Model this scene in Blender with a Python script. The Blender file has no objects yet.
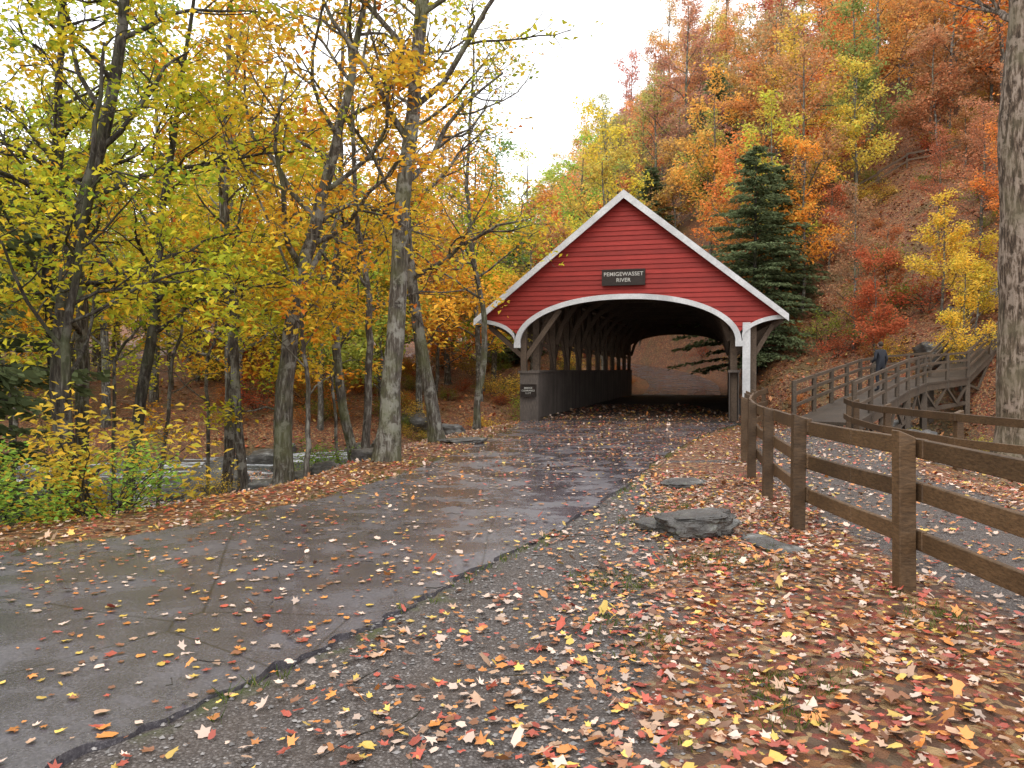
import bpy, math, numpy as np
from mathutils import Vector, Matrix
rs = np.random.RandomState(7)
S = bpy.context.scene
S.view_settings.view_transform='Standard'; S.view_settings.look='None'; S.view_settings.exposure=0

# ------------------------------------------------------------------ helpers
def ss(a,b,x):
    t=np.clip((x-a)/(b-a),0,1); return t*t*(3-2*t)
def vnoise(x,y,seed=0.0):
    xi=np.floor(x); yi=np.floor(y); fx=x-xi; fy=y-yi
    def h(a,b):
        v=np.sin(a*127.1+b*311.7+seed*74.7)*43758.5453
        return v-np.floor(v)
    fx=fx*fx*(3-2*fx); fy=fy*fy*(3-2*fy)
    return (h(xi,yi)*(1-fx)+h(xi+1,yi)*fx)*(1-fy)+(h(xi,yi+1)*(1-fx)+h(xi+1,yi+1)*fx)*fy
def fbm(x,y,seed=0.0,o=3):
    r=0;a=.5;s=0
    for i in range(o):
        r=r+a*vnoise(x*2**i,y*2**i,seed+i*3.3); s+=a; a*=.5
    return r/s
def pdist(x,y,P):
    d=np.full(np.shape(x),1e9)
    for (ax,ay),(bx,by) in zip(P[:-1],P[1:]):
        vx,vy=bx-ax,by-ay; L=vx*vx+vy*vy
        t=np.clip(((x-ax)*vx+(y-ay)*vy)/L,0,1)
        d=np.minimum(d,np.hypot(x-ax-t*vx,y-ay-t*vy))
    return d
def inpoly(x,y,P):
    c=np.zeros(np.shape(x),bool); n=len(P)
    for i in range(n):
        ax,ay=P[i]; bx,by=P[(i+1)%n]
        if ay==by: continue
        k=((ay>y)!=(by>y))&(x<(bx-ax)*(y-ay)/(by-ay)+ax)
        c^=k
    return c
def fast_mesh(name,V,F,col=None,mats=(),mi=None,smooth=False,pcol=None):
    V=np.asarray(V,np.float32); F=np.asarray(F,np.int32); M,k=F.shape
    me=bpy.data.meshes.new(name)
    me.vertices.add(len(V)); me.vertices.foreach_set('co',V.ravel())
    me.loops.add(M*k); me.loops.foreach_set('vertex_index',F.ravel())
    me.polygons.add(M); me.polygons.foreach_set('loop_start',np.arange(0,M*k,k,dtype=np.int32))
    if mi is not None: me.polygons.foreach_set('material_index',np.asarray(mi,np.int32))
    me.polygons.foreach_set('use_smooth',np.full(M,smooth,bool) if not isinstance(smooth,np.ndarray) else smooth)
    me.update(calc_edges=True)
    if col is not None:
        a=me.attributes.new('Col','FLOAT_COLOR','FACE')
        c=np.ones((M,4),np.float32); c[:,:3]=col; a.data.foreach_set('color',c.ravel())
    if pcol is not None:
        a=me.attributes.new('zone','FLOAT_COLOR','POINT')
        c=np.ones((len(V),4),np.float32); c[:,:3]=pcol; a.data.foreach_set('color',c.ravel())
    for m in mats: me.materials.append(m)
    return me
def obj(name,me,parent=None,loc=(0,0,0)):
    o=bpy.data.objects.new(name,me); S.collection.objects.link(o); o.location=loc
    if parent: o.parent=parent
    return o
def empty(name,loc=(0,0,0),rz=0):
    o=bpy.data.objects.new(name,None); S.collection.objects.link(o); o.location=loc; o.rotation_euler=(0,0,rz); o.empty_display_size=.2; return o

class Geo:
    def __init__(s): s.V=[];s.F=[];s.C=[];s.M=[];s.Sm=[];s.n=0
    def add(s,V,F,col=(1,1,1),mat=0,smooth=False):
        V=np.asarray(V,float); F=np.asarray(F,int)
        s.V.append(V); s.F.append(F+s.n); s.n+=len(V)
        c=np.broadcast_to(np.asarray(col,float),(len(F),3)); s.C.append(c)
        s.M.append(np.full(len(F),mat)); s.Sm.append(np.full(len(F),smooth))
    def hexa(s,c,mat=0,col=(1,1,1)):
        s.add(c,[[0,3,2,1],[4,5,6,7],[0,1,5,4],[1,2,6,5],[2,3,7,6],[3,0,4,7]],col,mat)
    def box(s,x0,x1,y0,y1,z0,z1,mat=0,col=(1,1,1)):
        s.hexa([(x0,y0,z0),(x1,y0,z0),(x1,y1,z0),(x0,y1,z0),(x0,y0,z1),(x1,y0,z1),(x1,y1,z1),(x0,y1,z1)],mat,col)
    def beam(s,p,q,w,h,mat=0,col=(1,1,1),up=(0,0,1)):
        p=np.array(p,float);q=np.array(q,float);d=q-p;d/=np.linalg.norm(d)
        u=np.array(up,float)
        if abs(d@u)>.98: u=np.array([1.,0,0])
        a=np.cross(d,u);a/=np.linalg.norm(a);b=np.cross(a,d)
        a*=w/2;b*=h/2
        s.hexa([p-a-b,p+a-b,q+a-b,q-a-b,p-a+b,p+a+b,q+a+b,q-a+b],mat,col)
    def tube(s,P,R,k,col=(1,1,1),mat=0):
        P=np.asarray(P,float);R=np.asarray(R,float);n=len(P)
        T=np.gradient(P,axis=0);T/=np.linalg.norm(T,axis=1)[:,None]+1e-9
        ref=np.array([0.31,.95,.05]) if abs(T[0,2])>.5 else np.array([0,0,1.])
        A=np.cross(T,ref);A/=np.linalg.norm(A,axis=1)[:,None]+1e-9;B=np.cross(T,A)
        th=np.linspace(0,2*np.pi,k,endpoint=False)
        V=P[:,None,:]+R[:,None,None]*(A[:,None,:]*np.cos(th)[None,:,None]+B[:,None,:]*np.sin(th)[None,:,None])
        i=np.arange(n-1)[:,None]*k;j=np.arange(k)[None,:];j2=(j+1)%k
        F=np.stack([i+j,i+j2,i+k+j2,i+k+j],-1).reshape(-1,4)
        s.add(V.reshape(-1,3),F,col,mat,True)
    def mesh(s,name,mats):
        return fast_mesh(name,np.concatenate(s.V),np.concatenate(s.F),np.concatenate(s.C),mats,np.concatenate(s.M),np.concatenate(s.Sm))

# ------------------------------------------------------------------ materials
class NT:
    def __init__(s,name):
        s.m=bpy.data.materials.new(name); s.m.use_nodes=True; s.t=s.m.node_tree; s.t.nodes.clear()
        s.out=s.n('ShaderNodeOutputMaterial')
    def n(s,ty,**k):
        x=s.t.nodes.new(ty)
        for a,b in k.items(): setattr(x,a,b)
        return x
    def l(s,a,b): s.t.links.new(a,b)
    def coord(s,scale=(1,1,1),kind='Object'):
        c=s.n('ShaderNodeTexCoord'); m=s.n('ShaderNodeMapping'); m.inputs['Scale'].default_value=scale
        s.l(c.outputs[kind],m.inputs[0]); return m.outputs[0]
    def noise(s,v,scale,detail=6,rough=.6):
        x=s.n('ShaderNodeTexNoise'); x.inputs['Scale'].default_value=scale; x.inputs['Detail'].default_value=min(detail,5); x.inputs['Roughness'].default_value=rough
        s.l(v,x.inputs['Vector']); return x.outputs['Fac']
    def vor(s,v,scale,feature='F1'):
        x=s.n('ShaderNodeTexVoronoi',feature=feature); x.inputs['Scale'].default_value=scale; s.l(v,x.inputs['Vector']); return x
    def ramp(s,f,stops,interp='LINEAR'):
        r=s.n('ShaderNodeValToRGB'); cr=r.color_ramp; cr.interpolation=interp
        while len(cr.elements)<len(stops): cr.elements.new(.5)
        for e,(p,c) in zip(cr.elements,stops):
            e.position=p; e.color=(*c,1) if hasattr(c,'__len__') else (c,c,c,1)
        s.l(f,r.inputs[0]); return r.outputs[0]
    def mix(s,f,a,b,mode='MIX'):
        x=s.n('ShaderNodeMix',data_type='RGBA',blend_type=mode)
        for v,i in ((f,0),(a,6),(b,7)):
            if hasattr(v,'is_output'): s.l(v,x.inputs[i])
            elif i==0: x.inputs[0].default_value=v
            else: x.inputs[i].default_value=(*v,1)
        return x.outputs[2]
    def math(s,op,a,b=0.):
        x=s.n('ShaderNodeMath',operation=op)
        for i,v in enumerate((a,b)):
            if hasattr(v,'is_output'): s.l(v,x.inputs[i])
            else: x.inputs[i].default_value=v
        return x.outputs[0]
    def bump(s,h,strength=.5,dist=.02):
        b=s.n('ShaderNodeBump'); b.inputs['Strength'].default_value=strength; b.inputs['Distance'].default_value=dist
        s.l(h,b.inputs['Height']); return b.outputs[0]
    def bsdf(s,col,rough=.7,normal=None,spec=.4):
        p=s.n('ShaderNodeBsdfPrincipled')
        if hasattr(col,'is_output'): s.l(col,p.inputs['Base Color'])
        else: p.inputs['Base Color'].default_value=(*col,1)
        if hasattr(rough,'is_output'): s.l(rough,p.inputs['Roughness'])
        else: p.inputs['Roughness'].default_value=rough
        p.inputs['Specular IOR Level'].default_value=spec
        if normal: s.l(normal,p.inputs['Normal'])
        return p.outputs[0]
    def done(s,sh): s.l(sh,s.out.inputs['Surface']); return s.m

def mat_leaf(name,trans=.4,rough=.55,spec=.25):
    t=NT(name); a=t.n('ShaderNodeAttribute',attribute_name='Col'); oi=t.n('ShaderNodeObjectInfo')
    c=t.mix(1.,a.outputs['Color'],oi.outputs['Color'],'MULTIPLY')
    if trans>0:
        b=t.n('ShaderNodeBsdfDiffuse'); t.l(c,b.inputs[0])
        tr=t.n('ShaderNodeBsdfTranslucent'); t.l(c,tr.inputs[0])
        m=t.n('ShaderNodeMixShader'); m.inputs[0].default_value=trans; t.l(b.outputs[0],m.inputs[1]); t.l(tr.outputs[0],m.inputs[2]); return t.done(m.outputs[0])
    return t.done(t.bsdf(c,rough,None,spec))
M_leaf=mat_leaf('foliage_leaves',.48); M_gleaf=mat_leaf('fallen_leaves',.0,.38,.5)
def mat_bark(name,dark,light,moss,sc=1.,lo=.3,hi=.75,bp=.9):
    t=NT(name); v=t.coord((9*sc,9*sc,1.6*sc)); v2=t.coord((1,1,1))
    n=t.noise(v,2.2,8,.7); p=t.noise(v2,3.3,5,.65); p2=t.noise(v2,1.1,4,.6)
    c=t.ramp(n,[(lo,tuple(x*.35 for x in dark)),((lo+hi)/2,dark),(hi,light)])
    c=t.mix(t.ramp(p,[(.53,0.),(.6,.75)]),c,light)
    c=t.mix(t.ramp(p2,[(.5,0.),(.66,.6)]),c,moss)
    return t.done(t.bsdf(c,.85,t.bump(n,bp,.05),.2))
M_bark=mat_bark('tree_bark',(.10,.083,.067),(.29,.28,.24),(.13,.14,.06),1.,.35,.68)
M_bark2=mat_bark('dark_bark',(.045,.037,.03),(.13,.12,.10),(.07,.08,.035),1.,.35,.68)
M_bigbark=mat_bark('furrowed_bark',(.12,.085,.06),(.30,.24,.19),(.15,.13,.08),.75,.42,.6,1.)
def mat_wood(name,c0,c1,axis=(1,1,1),rough=.6,bump=.3):
    t=NT(name); v=t.coord(axis); n=t.noise(v,6,8,.65); n2=t.noise(t.coord((1,1,1)),1.3,4); a=t.n('ShaderNodeAttribute',attribute_name='Col')
    c=t.ramp(n,[(.3,c0),(.7,c1)]); c=t.mix(t.ramp(n2,[(.35,.0),(.7,.55)]),c,tuple(x*.5 for x in c0)); c=t.mix(1.,c,a.outputs['Color'],'MULTIPLY')
    return t.done(t.bsdf(c,rough,t.bump(n,bump,.01),.35))
M_fence=mat_wood('wet_brown_wood',(.05,.029,.014),(.15,.088,.043),(3,3,12),.5)
M_timber=mat_wood('old_timber',(.07,.048,.033),(.17,.12,.083),(4,4,4),.8)
M_walk=mat_wood('walkway_wood',(.05,.036,.025),(.13,.095,.065),(4,4,4),.7)
M_plank=mat_wood('deck_planks',(.035,.028,.024),(.075,.06,.052),(2,9,2),.7)
M_grey=mat_wood('grey_boards',(.075,.06,.05),(.17,.14,.12),(9,9,1),.8)
M_white=mat_wood('white_paint',(.52,.52,.52),(.70,.70,.70),(3,3,3),.5,.08)
M_signw=mat_wood('sign_wood',(.02,.013,.010),(.036,.023,.016),(3,3,9),.55)
def mred():
    t=NT('red_clapboard'); n=t.noise(t.coord((1.5,1.5,14)),4,6); n2=t.noise(t.coord(),1.4,4)
    a=t.n('ShaderNodeAttribute',attribute_name='Col')
    c=t.ramp(n,[(.3,(.24,.022,.017)),(.7,(.35,.036,.027))]); c=t.mix(t.ramp(n2,[(.4,0.),(.75,.4)]),c,(.18,.018,.015))
    c=t.mix(1.,c,a.outputs['Color'],'MULTIPLY')
    return t.done(t.bsdf(c,.6,t.bump(n,.15,.01),.25))
M_red=mred()
def mroof():
    t=NT('roof_shingles'); b=t.n('ShaderNodeTexBrick'); b.inputs['Scale'].default_value=3; t.l(t.coord((1,1,1)),b.inputs[0])
    b.inputs['Color1'].default_value=(.05,.042,.038,1);b.inputs['Color2'].default_value=(.08,.068,.06,1);b.inputs['Mortar'].default_value=(.03,.03,.03,1)
    return t.done(t.bsdf(b.outputs[0],.9))
M_roof=mroof()
def masph():
    t=NT('wet_asphalt'); v=t.coord(); big=t.noise(v,.55,5,.6); mid=t.noise(v,1.3,6,.7); f2=t.noise(v,60,4,.8); f3=t.noise(v,200,2,.6)
    c=t.ramp(big,[(.3,(.055,.050,.058)),(.52,(.078,.071,.083)),(.72,(.12,.109,.122))])
    c=t.mix(t.ramp(f2,[(.46,0.),(.66,.75)]),c,(.23,.212,.222))
    c=t.mix(t.ramp(f3,[(.35,.6),(.55,0.)]),c,(.028,.025,.028))
    c=t.mix(t.ramp(mid,[(.44,.0),(.6,.4)]),c,(.042,.039,.047))
    cr=t.vor(t.mix(.4,v,t.n('ShaderNodeTexNoise').outputs['Color'],'ADD'),.3,'DISTANCE_TO_EDGE')
    c=t.mix(t.ramp(cr.outputs['Distance'],[(.0,.7),(.004,0.)]),c,(.015,.014,.016))
    r=t.ramp(mid,[(.40,.42),(.56,.10)])
    return t.done(t.bsdf(c,r,t.bump(f2,.33,.005),1.))
M_asph=masph()
def mground():
    t=NT('forest_floor'); v=t.coord(); z=t.n('ShaderNodeAttribute',attribute_name='zone'); sp=t.n('ShaderNodeSeparateColor'); t.l(z.outputs['Color'],sp.inputs[0])
    w=t.mix(.06,v,t.n('ShaderNodeTexNoise').outputs['Color'],'ADD')
    vo=t.vor(w,19); h=t.n('ShaderNodeSeparateColor'); t.l(vo.outputs['Color'],h.inputs[0])
    lit=t.ramp(h.outputs[0],[(0,(.09,.04,.02)),(.25,(.20,.07,.028)),(.45,(.32,.125,.036)),(.62,(.23,.05,.028)),(.76,(.38,.24,.11)),(.9,(.12,.07,.04))],'CONSTANT')
    n=t.noise(v,.35,5); n2=t.noise(v,1.7,5); n3=t.noise(v,26,5,.7)
    lit=t.mix(t.ramp(n2,[(.4,.0),(.68,.5)]),lit,(.08,.042,.025))
    gr=t.ramp(n3,[(.35,(.04,.05,.014)),(.7,(.11,.12,.035))])
    lit=t.mix(t.ramp(n,[(.54,0.),(.64,.45)]),lit,gr)
    g=t.vor(v,75); gs=t.n('ShaderNodeSeparateColor'); t.l(g.outputs['Color'],gs.inputs[0])
    gc=t.ramp(gs.outputs[1],[(0,(.06,.050,.046)),(.5,(.12,.102,.094)),(.85,(.19,.168,.155)),(1,(.30,.27,.255))])
    gc=t.mix(t.ramp(g.outputs['Distance'],[(.35,0.),(.75,.8)]),gc,(.045,.035,.03))
    gc=t.mix(t.ramp(n2,[(.4,0.),(.65,.55)]),gc,(.085,.062,.048))
    pm=t.math('ADD',sp.outputs[0],t.math('MULTIPLY',t.math('SUBTRACT',n2,.5),1.1))
    c=t.mix(t.ramp(pm,[(.4,0.),(.62,1.)]),lit,gc)
    c=t.mix(t.ramp(t.math('ADD',sp.outputs[1],t.math('MULTIPLY',t.math('SUBTRACT',n2,.5),1.6)),[(.5,0.),(.7,.8)]),c,gr)
    c=t.mix(sp.outputs[2],c,(.05,.043,.034))
    hh=t.math('ADD',t.math('MULTIPLY',g.outputs['Distance'],-.6),t.math('MULTIPLY',n3,1.2))
    return t.done(t.bsdf(c,.6,t.bump(hh,.8,.025),.4))
M_ground=mground()
def mrock():
    t=NT('lichen_rock'); v=t.coord((1,1,2.5)); n=t.noise(v,2.5,8,.7); n2=t.noise(v,9,6,.6)
    c=t.ramp(n,[(.35,(.03,.027,.025)),(.54,(.085,.078,.07)),(.7,(.25,.25,.235))]); c=t.mix(t.ramp(n2,[(.55,0.),(.7,.5)]),c,(.06,.07,.03))
    return t.done(t.bsdf(c,.42,t.bump(n2,1.,.05),.5))
M_rock=mrock()
def mwater():
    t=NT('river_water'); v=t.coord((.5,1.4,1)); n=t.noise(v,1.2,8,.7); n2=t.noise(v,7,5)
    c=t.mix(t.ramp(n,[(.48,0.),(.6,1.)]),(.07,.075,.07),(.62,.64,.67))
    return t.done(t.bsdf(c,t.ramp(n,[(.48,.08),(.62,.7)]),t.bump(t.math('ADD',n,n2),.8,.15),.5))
M_water=mwater()
def msimple(name,c,r=.7):
    t=NT(name); n=t.noise(t.coord(),20,4); return t.done(t.bsdf(t.mix(n,c,tuple(x*.6 for x in c)),r))
M_jacket=msimple('dark_jacket',(.02,.022,.03)); M_skin=msimple('skin',(.5,.3,.22)); M_hair=msimple('hair',(.04,.025,.015)); M_letter=msimple('sign_letters',(.6,.58,.52))

# ------------------------------------------------------------------ layout
Redge=[(-5,-1),(-2.7,1.9),(-1.85,3.2),(-1.02,4.74),(-.33,6.24),(1.04,9.5),(2.63,14.2),(4.8,19.8),(6.75,23.9)]
Ledge=[(-12,1.5),(-8,4.2),(-5.8,5.9),(-4.4,7.0),(-3.35,8.1),(-2.1,10.7),(-1.2,14.5),(-.3,20),(.4,25.7)]
def dense(P,n=12):
    P=np.array(P,float); out=[]
    Q=np.vstack([2*P[0]-P[1],P,2*P[-1]-P[-2]])
    for i in range(1,len(Q)-2):
        for t in np.linspace(0,1,n,endpoint=False):
            a,b,c,d=Q[i-1],Q[i],Q[i+1],Q[i+2]
            out.append(.5*((2*b)+(c-a)*t+(2*a-5*b+4*c-d)*t*t+(3*b-a-3*c+d)*t**3))
    out.append(P[-1]); return np.array(out)
RD=dense(Redge,20); LD=dense(Ledge,20)
RDl=[tuple(p) for p in RD[::4]]; LDl=[tuple(p) for p in LD[::4]]
roadpoly=RDl+[tuple(p) for p in LD[::-4]]
leftpoly=LDl+[(.4,60),(-300,60),(-300,1.5)]
river=[(-120,48),(-60,33),(-30,26.5),(-14,25),(-4,31),(3,37),(9,38),(14,31),(20,23),(30,14),(50,2),(90,-30)]
farpoly=river+[(900,-30),(900,900),(-900,900),(-900,48)]
BA=math.radians(15); BO=np.array([.67,25.6]); bu=np.array([math.cos(BA),-math.sin(BA)]); bv=np.array([math.sin(BA),math.cos(BA)])
BL=26.
backroad=[tuple(BO+bu*3.05+bv*(BL-1)),(11.6,54),(12.6,61),(11.5,70),(6,82),(-6,96),(-25,110)]
def backz(y): return np.clip((y-51)*.085,0,4.5)
pathc=[(4.6,-3),(4.5,5),(4.5,8),(5.0,12),(6.4,17),(8.2,21.3)]
def H(x,y):
    x=np.asarray(x,float);y=np.asarray(y,float)
    dr=pdist(x,y,river); far=inpoly(x,y,farpoly)
    near=-2.9+2.9*ss(4,10,dr)
    sl=.11+.57*ss(-4,32,x)
    r=np.maximum(dr-4,0); hf=sl*r; hf=70*np.tanh(hf/70)
    hf=-2.7+hf+1.9*ss(3,9,dr)
    inl=inpoly(x,y,leftpoly)&~far; dL=pdist(x,y,LDl)
    near=np.where(inl,near-2.5*ss(.7,8,dL)*ss(4,12,y),near); near=np.maximum(near,-2.9)
    near=np.where((~inl)&(~far),near-.35*ss(1.2,3.2,pdist(x,y,pathc))*ss(4.5,7,x)*(y>0),near)
    h=np.where(far,hf,near)
    bumps=(fbm(x*.5,y*.5,1)-.5)
    dro=np.where(inpoly(x,y,roadpoly),0,pdist(x,y,RDl+[tuple(p) for p in LD[::-4]]))
    amp=ss(0.2,6,dro)*ss(0,2,pdist(x,y,pathc)-.8)
    h=h+bumps*(.05+amp*.7+np.where(far,ss(10,60,r)*3,0))+ (fbm(x*2.2,y*2.2,5)-.5)*.06*ss(.05,.4,dro)
    db=pdist(x,y,backroad); w=1-ss(2.8,7,db); h=np.where(far|(w>0)&(y>40),h*(1-w)+(backz(y)-.05)*w,h)
    ins=inpoly(x,y,roadpoly)
    e=1-ss(0,.35,dro); h=h*(1-e*.7)
    h=np.where(ins,-.04,h)
    lu=(x-BO[0])*bu[0]+(y-BO[1])*bu[1]; lv=(x-BO[0])*bv[0]+(y-BO[1])*bv[1]
    k=ss(-2.2,-.4,lu)*(1-ss(7.2,8.6,lu))*(1-ss(.3,3,lv))*ss(-6,-3,lv)
    h=h*(1-k)+(-.04)*k
    return h
def Hs(x,y): return float(H(np.array([x]),np.array([y]))[0])

# ------------------------------------------------------------------ terrain
tx=np.linspace(-1,1,380); gx=8*np.sinh(tx*4.6)
ty=np.linspace(-2.9,4.9,430); gy=13+7*np.sinh(ty)
X,Y=np.meshgrid(gx,gy); Z=H(X,Y)
nx,ny=len(gx),len(gy)
i=np.arange(ny-1)[:,None]*nx;j=np.arange(nx-1)[None,:]
F=np.stack([i+j,i+j+1,i+nx+j+1,i+nx+j],-1).reshape(-1,4)
dRr=pdist(X,Y,RDl); inl=inpoly(X,Y,leftpoly); inr=inpoly(X,Y,roadpoly)
gw=2.2-.24*(Y-3)
grav=(1-ss(gw*.5,gw*1.3+.3,dRr))*(~inl)*(Y<14)*(Y>-5)
dP=pdist(X,Y,pathc); grav=np.maximum(grav,1-ss(.9,1.6,dP))
dE=np.minimum(dRr,pdist(X,Y,LDl))
grass_m=(1-ss(.05,.4,dE))*.6*(~inr)*(Y<40)
dr=pdist(X,Y,river); wet=(1-ss(4,6.5,dr))*.8
pc=np.stack([grav,grass_m,wet],-1).reshape(-1,3)
obj('ground',fast_mesh('ground',np.stack([X,Y,Z],-1).reshape(-1,3),F,None,[M_ground],None,True,pc))

def ribbon(Lp,Rp,zf,m=14,edge=.05,seed=3):
    n=len(Lp); Lp=np.array(Lp);Rp=np.array(Rp); d=Rp-Lp; d/=np.linalg.norm(d,axis=1)[:,None]
    s=np.arange(n)
    Rp=Rp+d*((vnoise(s*.3,s*0,seed)-.5)*1.4*edge+(vnoise(s*.09,s*0,seed+1)-.5)*edge*3)[:,None]
    Lp=Lp-d*((vnoise(s*.3,s*0,seed+5)-.5)*2*edge)[:,None]
    t=np.linspace(0,1,m); P=Lp[:,None]*(1-t)[None,:,None]+Rp[:,None]*t[None,:,None]
    z=zf(P[...,0],P[...,1]); V=np.concatenate([P,z[...,None]],-1)
    a=V[:,:1].copy();a[...,2]-=.2;b=V[:,-1:].copy();b[...,2]-=.2
    V=np.concatenate([a,V,b],1); k=m+2
    i=np.arange(n-1)[:,None]*k;j=np.arange(k-1)[None,:]
    return V.reshape(-1,3),np.stack([i+j,i+j+1,i+k+j+1,i+k+j],-1).reshape(-1,4)
RD2=dense(Redge,70);LD2=dense(Ledge,70)
V,F=ribbon(LD2,RD2,lambda x,y:.014+.02*(fbm(x*.4,y*.4,9)-.5),14,.045)
obj('asphalt_road',fast_mesh('asphalt_road',V,F,None,[M_asph]))
bc=dense(backroad,10); tg=np.gradient(bc,axis=0); tg/=np.linalg.norm(tg,axis=1)[:,None]; nn=np.stack([-tg[:,1],tg[:,0]],1)
V,F=ribbon(bc+nn*2.4,bc-nn*2.4,lambda x,y:backz(y)+.02,6,.05)
obj('asphalt_road',fast_mesh('asphalt_road_far',V,F,None,[M_asph]))
rc=dense(river[1:-1],10); tg=np.gradient(rc,axis=0); tg/=np.linalg.norm(tg,axis=1)[:,None]; nn=np.stack([-tg[:,1],tg[:,0]],1)
V,F=ribbon(rc+nn*6.3,rc-nn*6.3,lambda x,y:-1.93+.16*(fbm(x*1.1,y*1.1,2)-.5),30,.1)
obj('river',fast_mesh('river',V,F,None,[M_water],None,True))

# ------------------------------------------------------------------ covered bridge
RZ=-BA
bridge=empty('covered_bridge',(BO[0],BO[1],0),RZ)
c=2.97; HW=4.72; ZE=3.2; ZA=7.0; K=(ZA-ZE)/HW
top=lambda u: ZA-.1-np.abs(u-c)*K
AH=3.35;AR=1.36;ZS=2.46
def bot(u):
    d=np.abs(u-c)
    arch=ZS+AR*np.sqrt(np.clip(1-(np.clip(d,0,AH)/AH)**2.2,0,1))
    t=np.clip((d-AH)/(4.65-AH),0,1); br=ZS+.12+(3.12-ZS-.12)*np.sqrt(np.clip(1-(1-t)**2,0,1))
    return np.where(d<=AH,arch,br)
g=Geo()
us=np.unique(np.concatenate([c+AH*np.sin(np.linspace(-np.pi/2,np.pi/2,90)),c+AH+(4.65-AH)*np.linspace(0.001,1,24)**1.6,c-AH-(4.65-AH)*np.linspace(0.001,1,24)**1.6]))
rows=np.arange(2.3,7.1,.148)
for zi,z0 in enumerate(rows):
    z1=z0+.148; cc=.85+.3*rs.rand()
    for a,b in zip(us[:-1],us[1:]):
        za0,za1=np.clip([z0,z1],bot(a),top(a)); zb0,zb1=np.clip([z0,z1],bot(b),top(b))
        if za1-za0<1e-4 and zb1-zb0<1e-4: continue
        off=lambda z:-.40-.028*(1-(z-z0)/.148)
        g.add([(a,off(za0),za0),(b,off(zb0),zb0),(b,off(zb1),zb1),(a,off(za1),za1)],[[0,1,2,3]],(cc,cc,cc))
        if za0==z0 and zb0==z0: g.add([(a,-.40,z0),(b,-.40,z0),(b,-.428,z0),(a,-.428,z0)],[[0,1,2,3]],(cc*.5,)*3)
for a,b in zip(us[:-1],us[1:]):
    g.add([(a,-.36,bot(a)),(a,-.36,top(a)),(b,-.36,top(b)),(b,-.36,bot(b))],[[0,1,2,3]],(.45,.45,.45))
obj('gable_siding',g.mesh('gable_siding',[M_red]),bridge)
g=Geo()
for a,b in zip(us[:-1],us[1:]):
    g.hexa([(a,BL+.30,bot(a)),(b,BL+.30,bot(b)),(b,BL+.36,bot(b)),(a,BL+.36,bot(a)),(a,BL+.30,top(a)),(b,BL+.30,top(b)),(b,BL+.36,top(b)),(a,BL+.36,top(a))],0)
obj('far_gable_boards',g.mesh('far_gable_boards',[M_timber]),bridge)
g=Geo()
th=np.linspace(0,np.pi,70)
def sup(h,r,th):
    cx=np.cos(th);  return c+h*np.sign(cx)*np.abs(cx)**(2/2.2), ZS+r*np.sin(th)
ui,zi_=sup(AH-.08,AR-.06,th); uo,zo=sup(AH+.09,AR+.10,th)
def strip(ui,zi,uo,zo,y0=-.50,y1=-.40):
    for k in range(len(ui)-1):
        g.hexa([(ui[k],y0,zi[k]),(ui[k+1],y0,zi[k+1]),(ui[k+1],y1,zi[k+1]),(ui[k],y1,zi[k]),(uo[k],y0,zo[k]),(uo[k+1],y0,zo[k+1]),(uo[k+1],y1,zo[k+1]),(uo[k],y1,zo[k])],0)
strip(ui,zi_,uo,zo)
for sg in (-1,1):
    t=np.linspace(0,1,22)**1.5; d0=AH+.10+(4.69-AH-.10)*t; zz=ZS+.02+(3.10-ZS)*np.sqrt(1-(1-t)**2)
    strip(c+sg*d0,zz-.03,c+sg*np.maximum(d0-.02,AH+.10),zz+.09,-.495,-.405)
    g.box(*(sorted((c+sg*(AH-.085),c+sg*(AH+.12)))),-.505,-.395,ZS-.16,ZS+.001)
    p0=(c+sg*(HW+.02),ZE-.05);p1=(c,ZA-.02)
    w=.16; y0,y1=-.70,-.64
    g.hexa([(p0[0],y0,p0[1]-w*.9),(p1[0],y0,p1[1]-w*1.2),(p1[0],y1,p1[1]-w*1.2),(p0[0],y1,p0[1]-w*.9),(p0[0],y0,p0[1]+.06),(p1[0],y0,p1[1]+.06),(p1[0],y1,p1[1]+.06),(p0[0],y1,p0[1]+.06)],0)
g.box(6.44,6.66,-.46,-.2,-.3,3.0,0)
obj('white_trim',g.mesh('white_trim',[M_white]),bridge)
g=Geo()
for sg in (-1,1):
    u0=c+sg*HW; u1=c
    g.hexa([(u0,-.64,ZE-.09),(u1,-.64,ZA-.09),(u1,BL+.6,ZA-.09),(u0,BL+.6,ZE-.09),(u0,-.64,ZE+.05),(u1,-.64,ZA+.05),(u1,BL+.6,ZA+.05),(u0,BL+.6,ZE+.05)],0)
obj('roof',g.mesh('roof',[M_roof]),bridge)
g=Geo()
Lu,Ru=.05,6.2
zt=lambda u: ZA-.12-abs(u-c)*K
vs=np.linspace(.3,BL-.2,11)
for u in (Lu,Ru):
    for v in vs:
        g.box(u-.1,u+.1,v-.12,v+.12,-.2,zt(u)-.05)
    for a,b in zip(vs[:-1],vs[1:]):
        g.beam((u-.045,a+.12,1.5),(u-.045,b-.12,4.2),.08,.17)
        g.beam((u+.045,b-.12,1.5),(u+.045,a+.12,4.2),.08,.17)
    g.box(u-.12,u+.12,0,BL,4.2,4.34)
for v in vs:
    g.box(c-2.85,c+2.85,v-.1,v+.1,4.345,4.53)
    for sg,u in ((1,Lu),(-1,Ru)):
        pts=[(u+sg*.12,v,2.5),(u+sg*.35,v,3.2),(u+sg*.85,v,3.9),(u+sg*1.7,v,4.36)]
        for p,q in zip(pts[:-1],pts[1:]): g.beam(p,q,.14,.16)
        g.beam((u,v,2.3),(u-sg*1.4,v,3.1),.1,.13)
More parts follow.
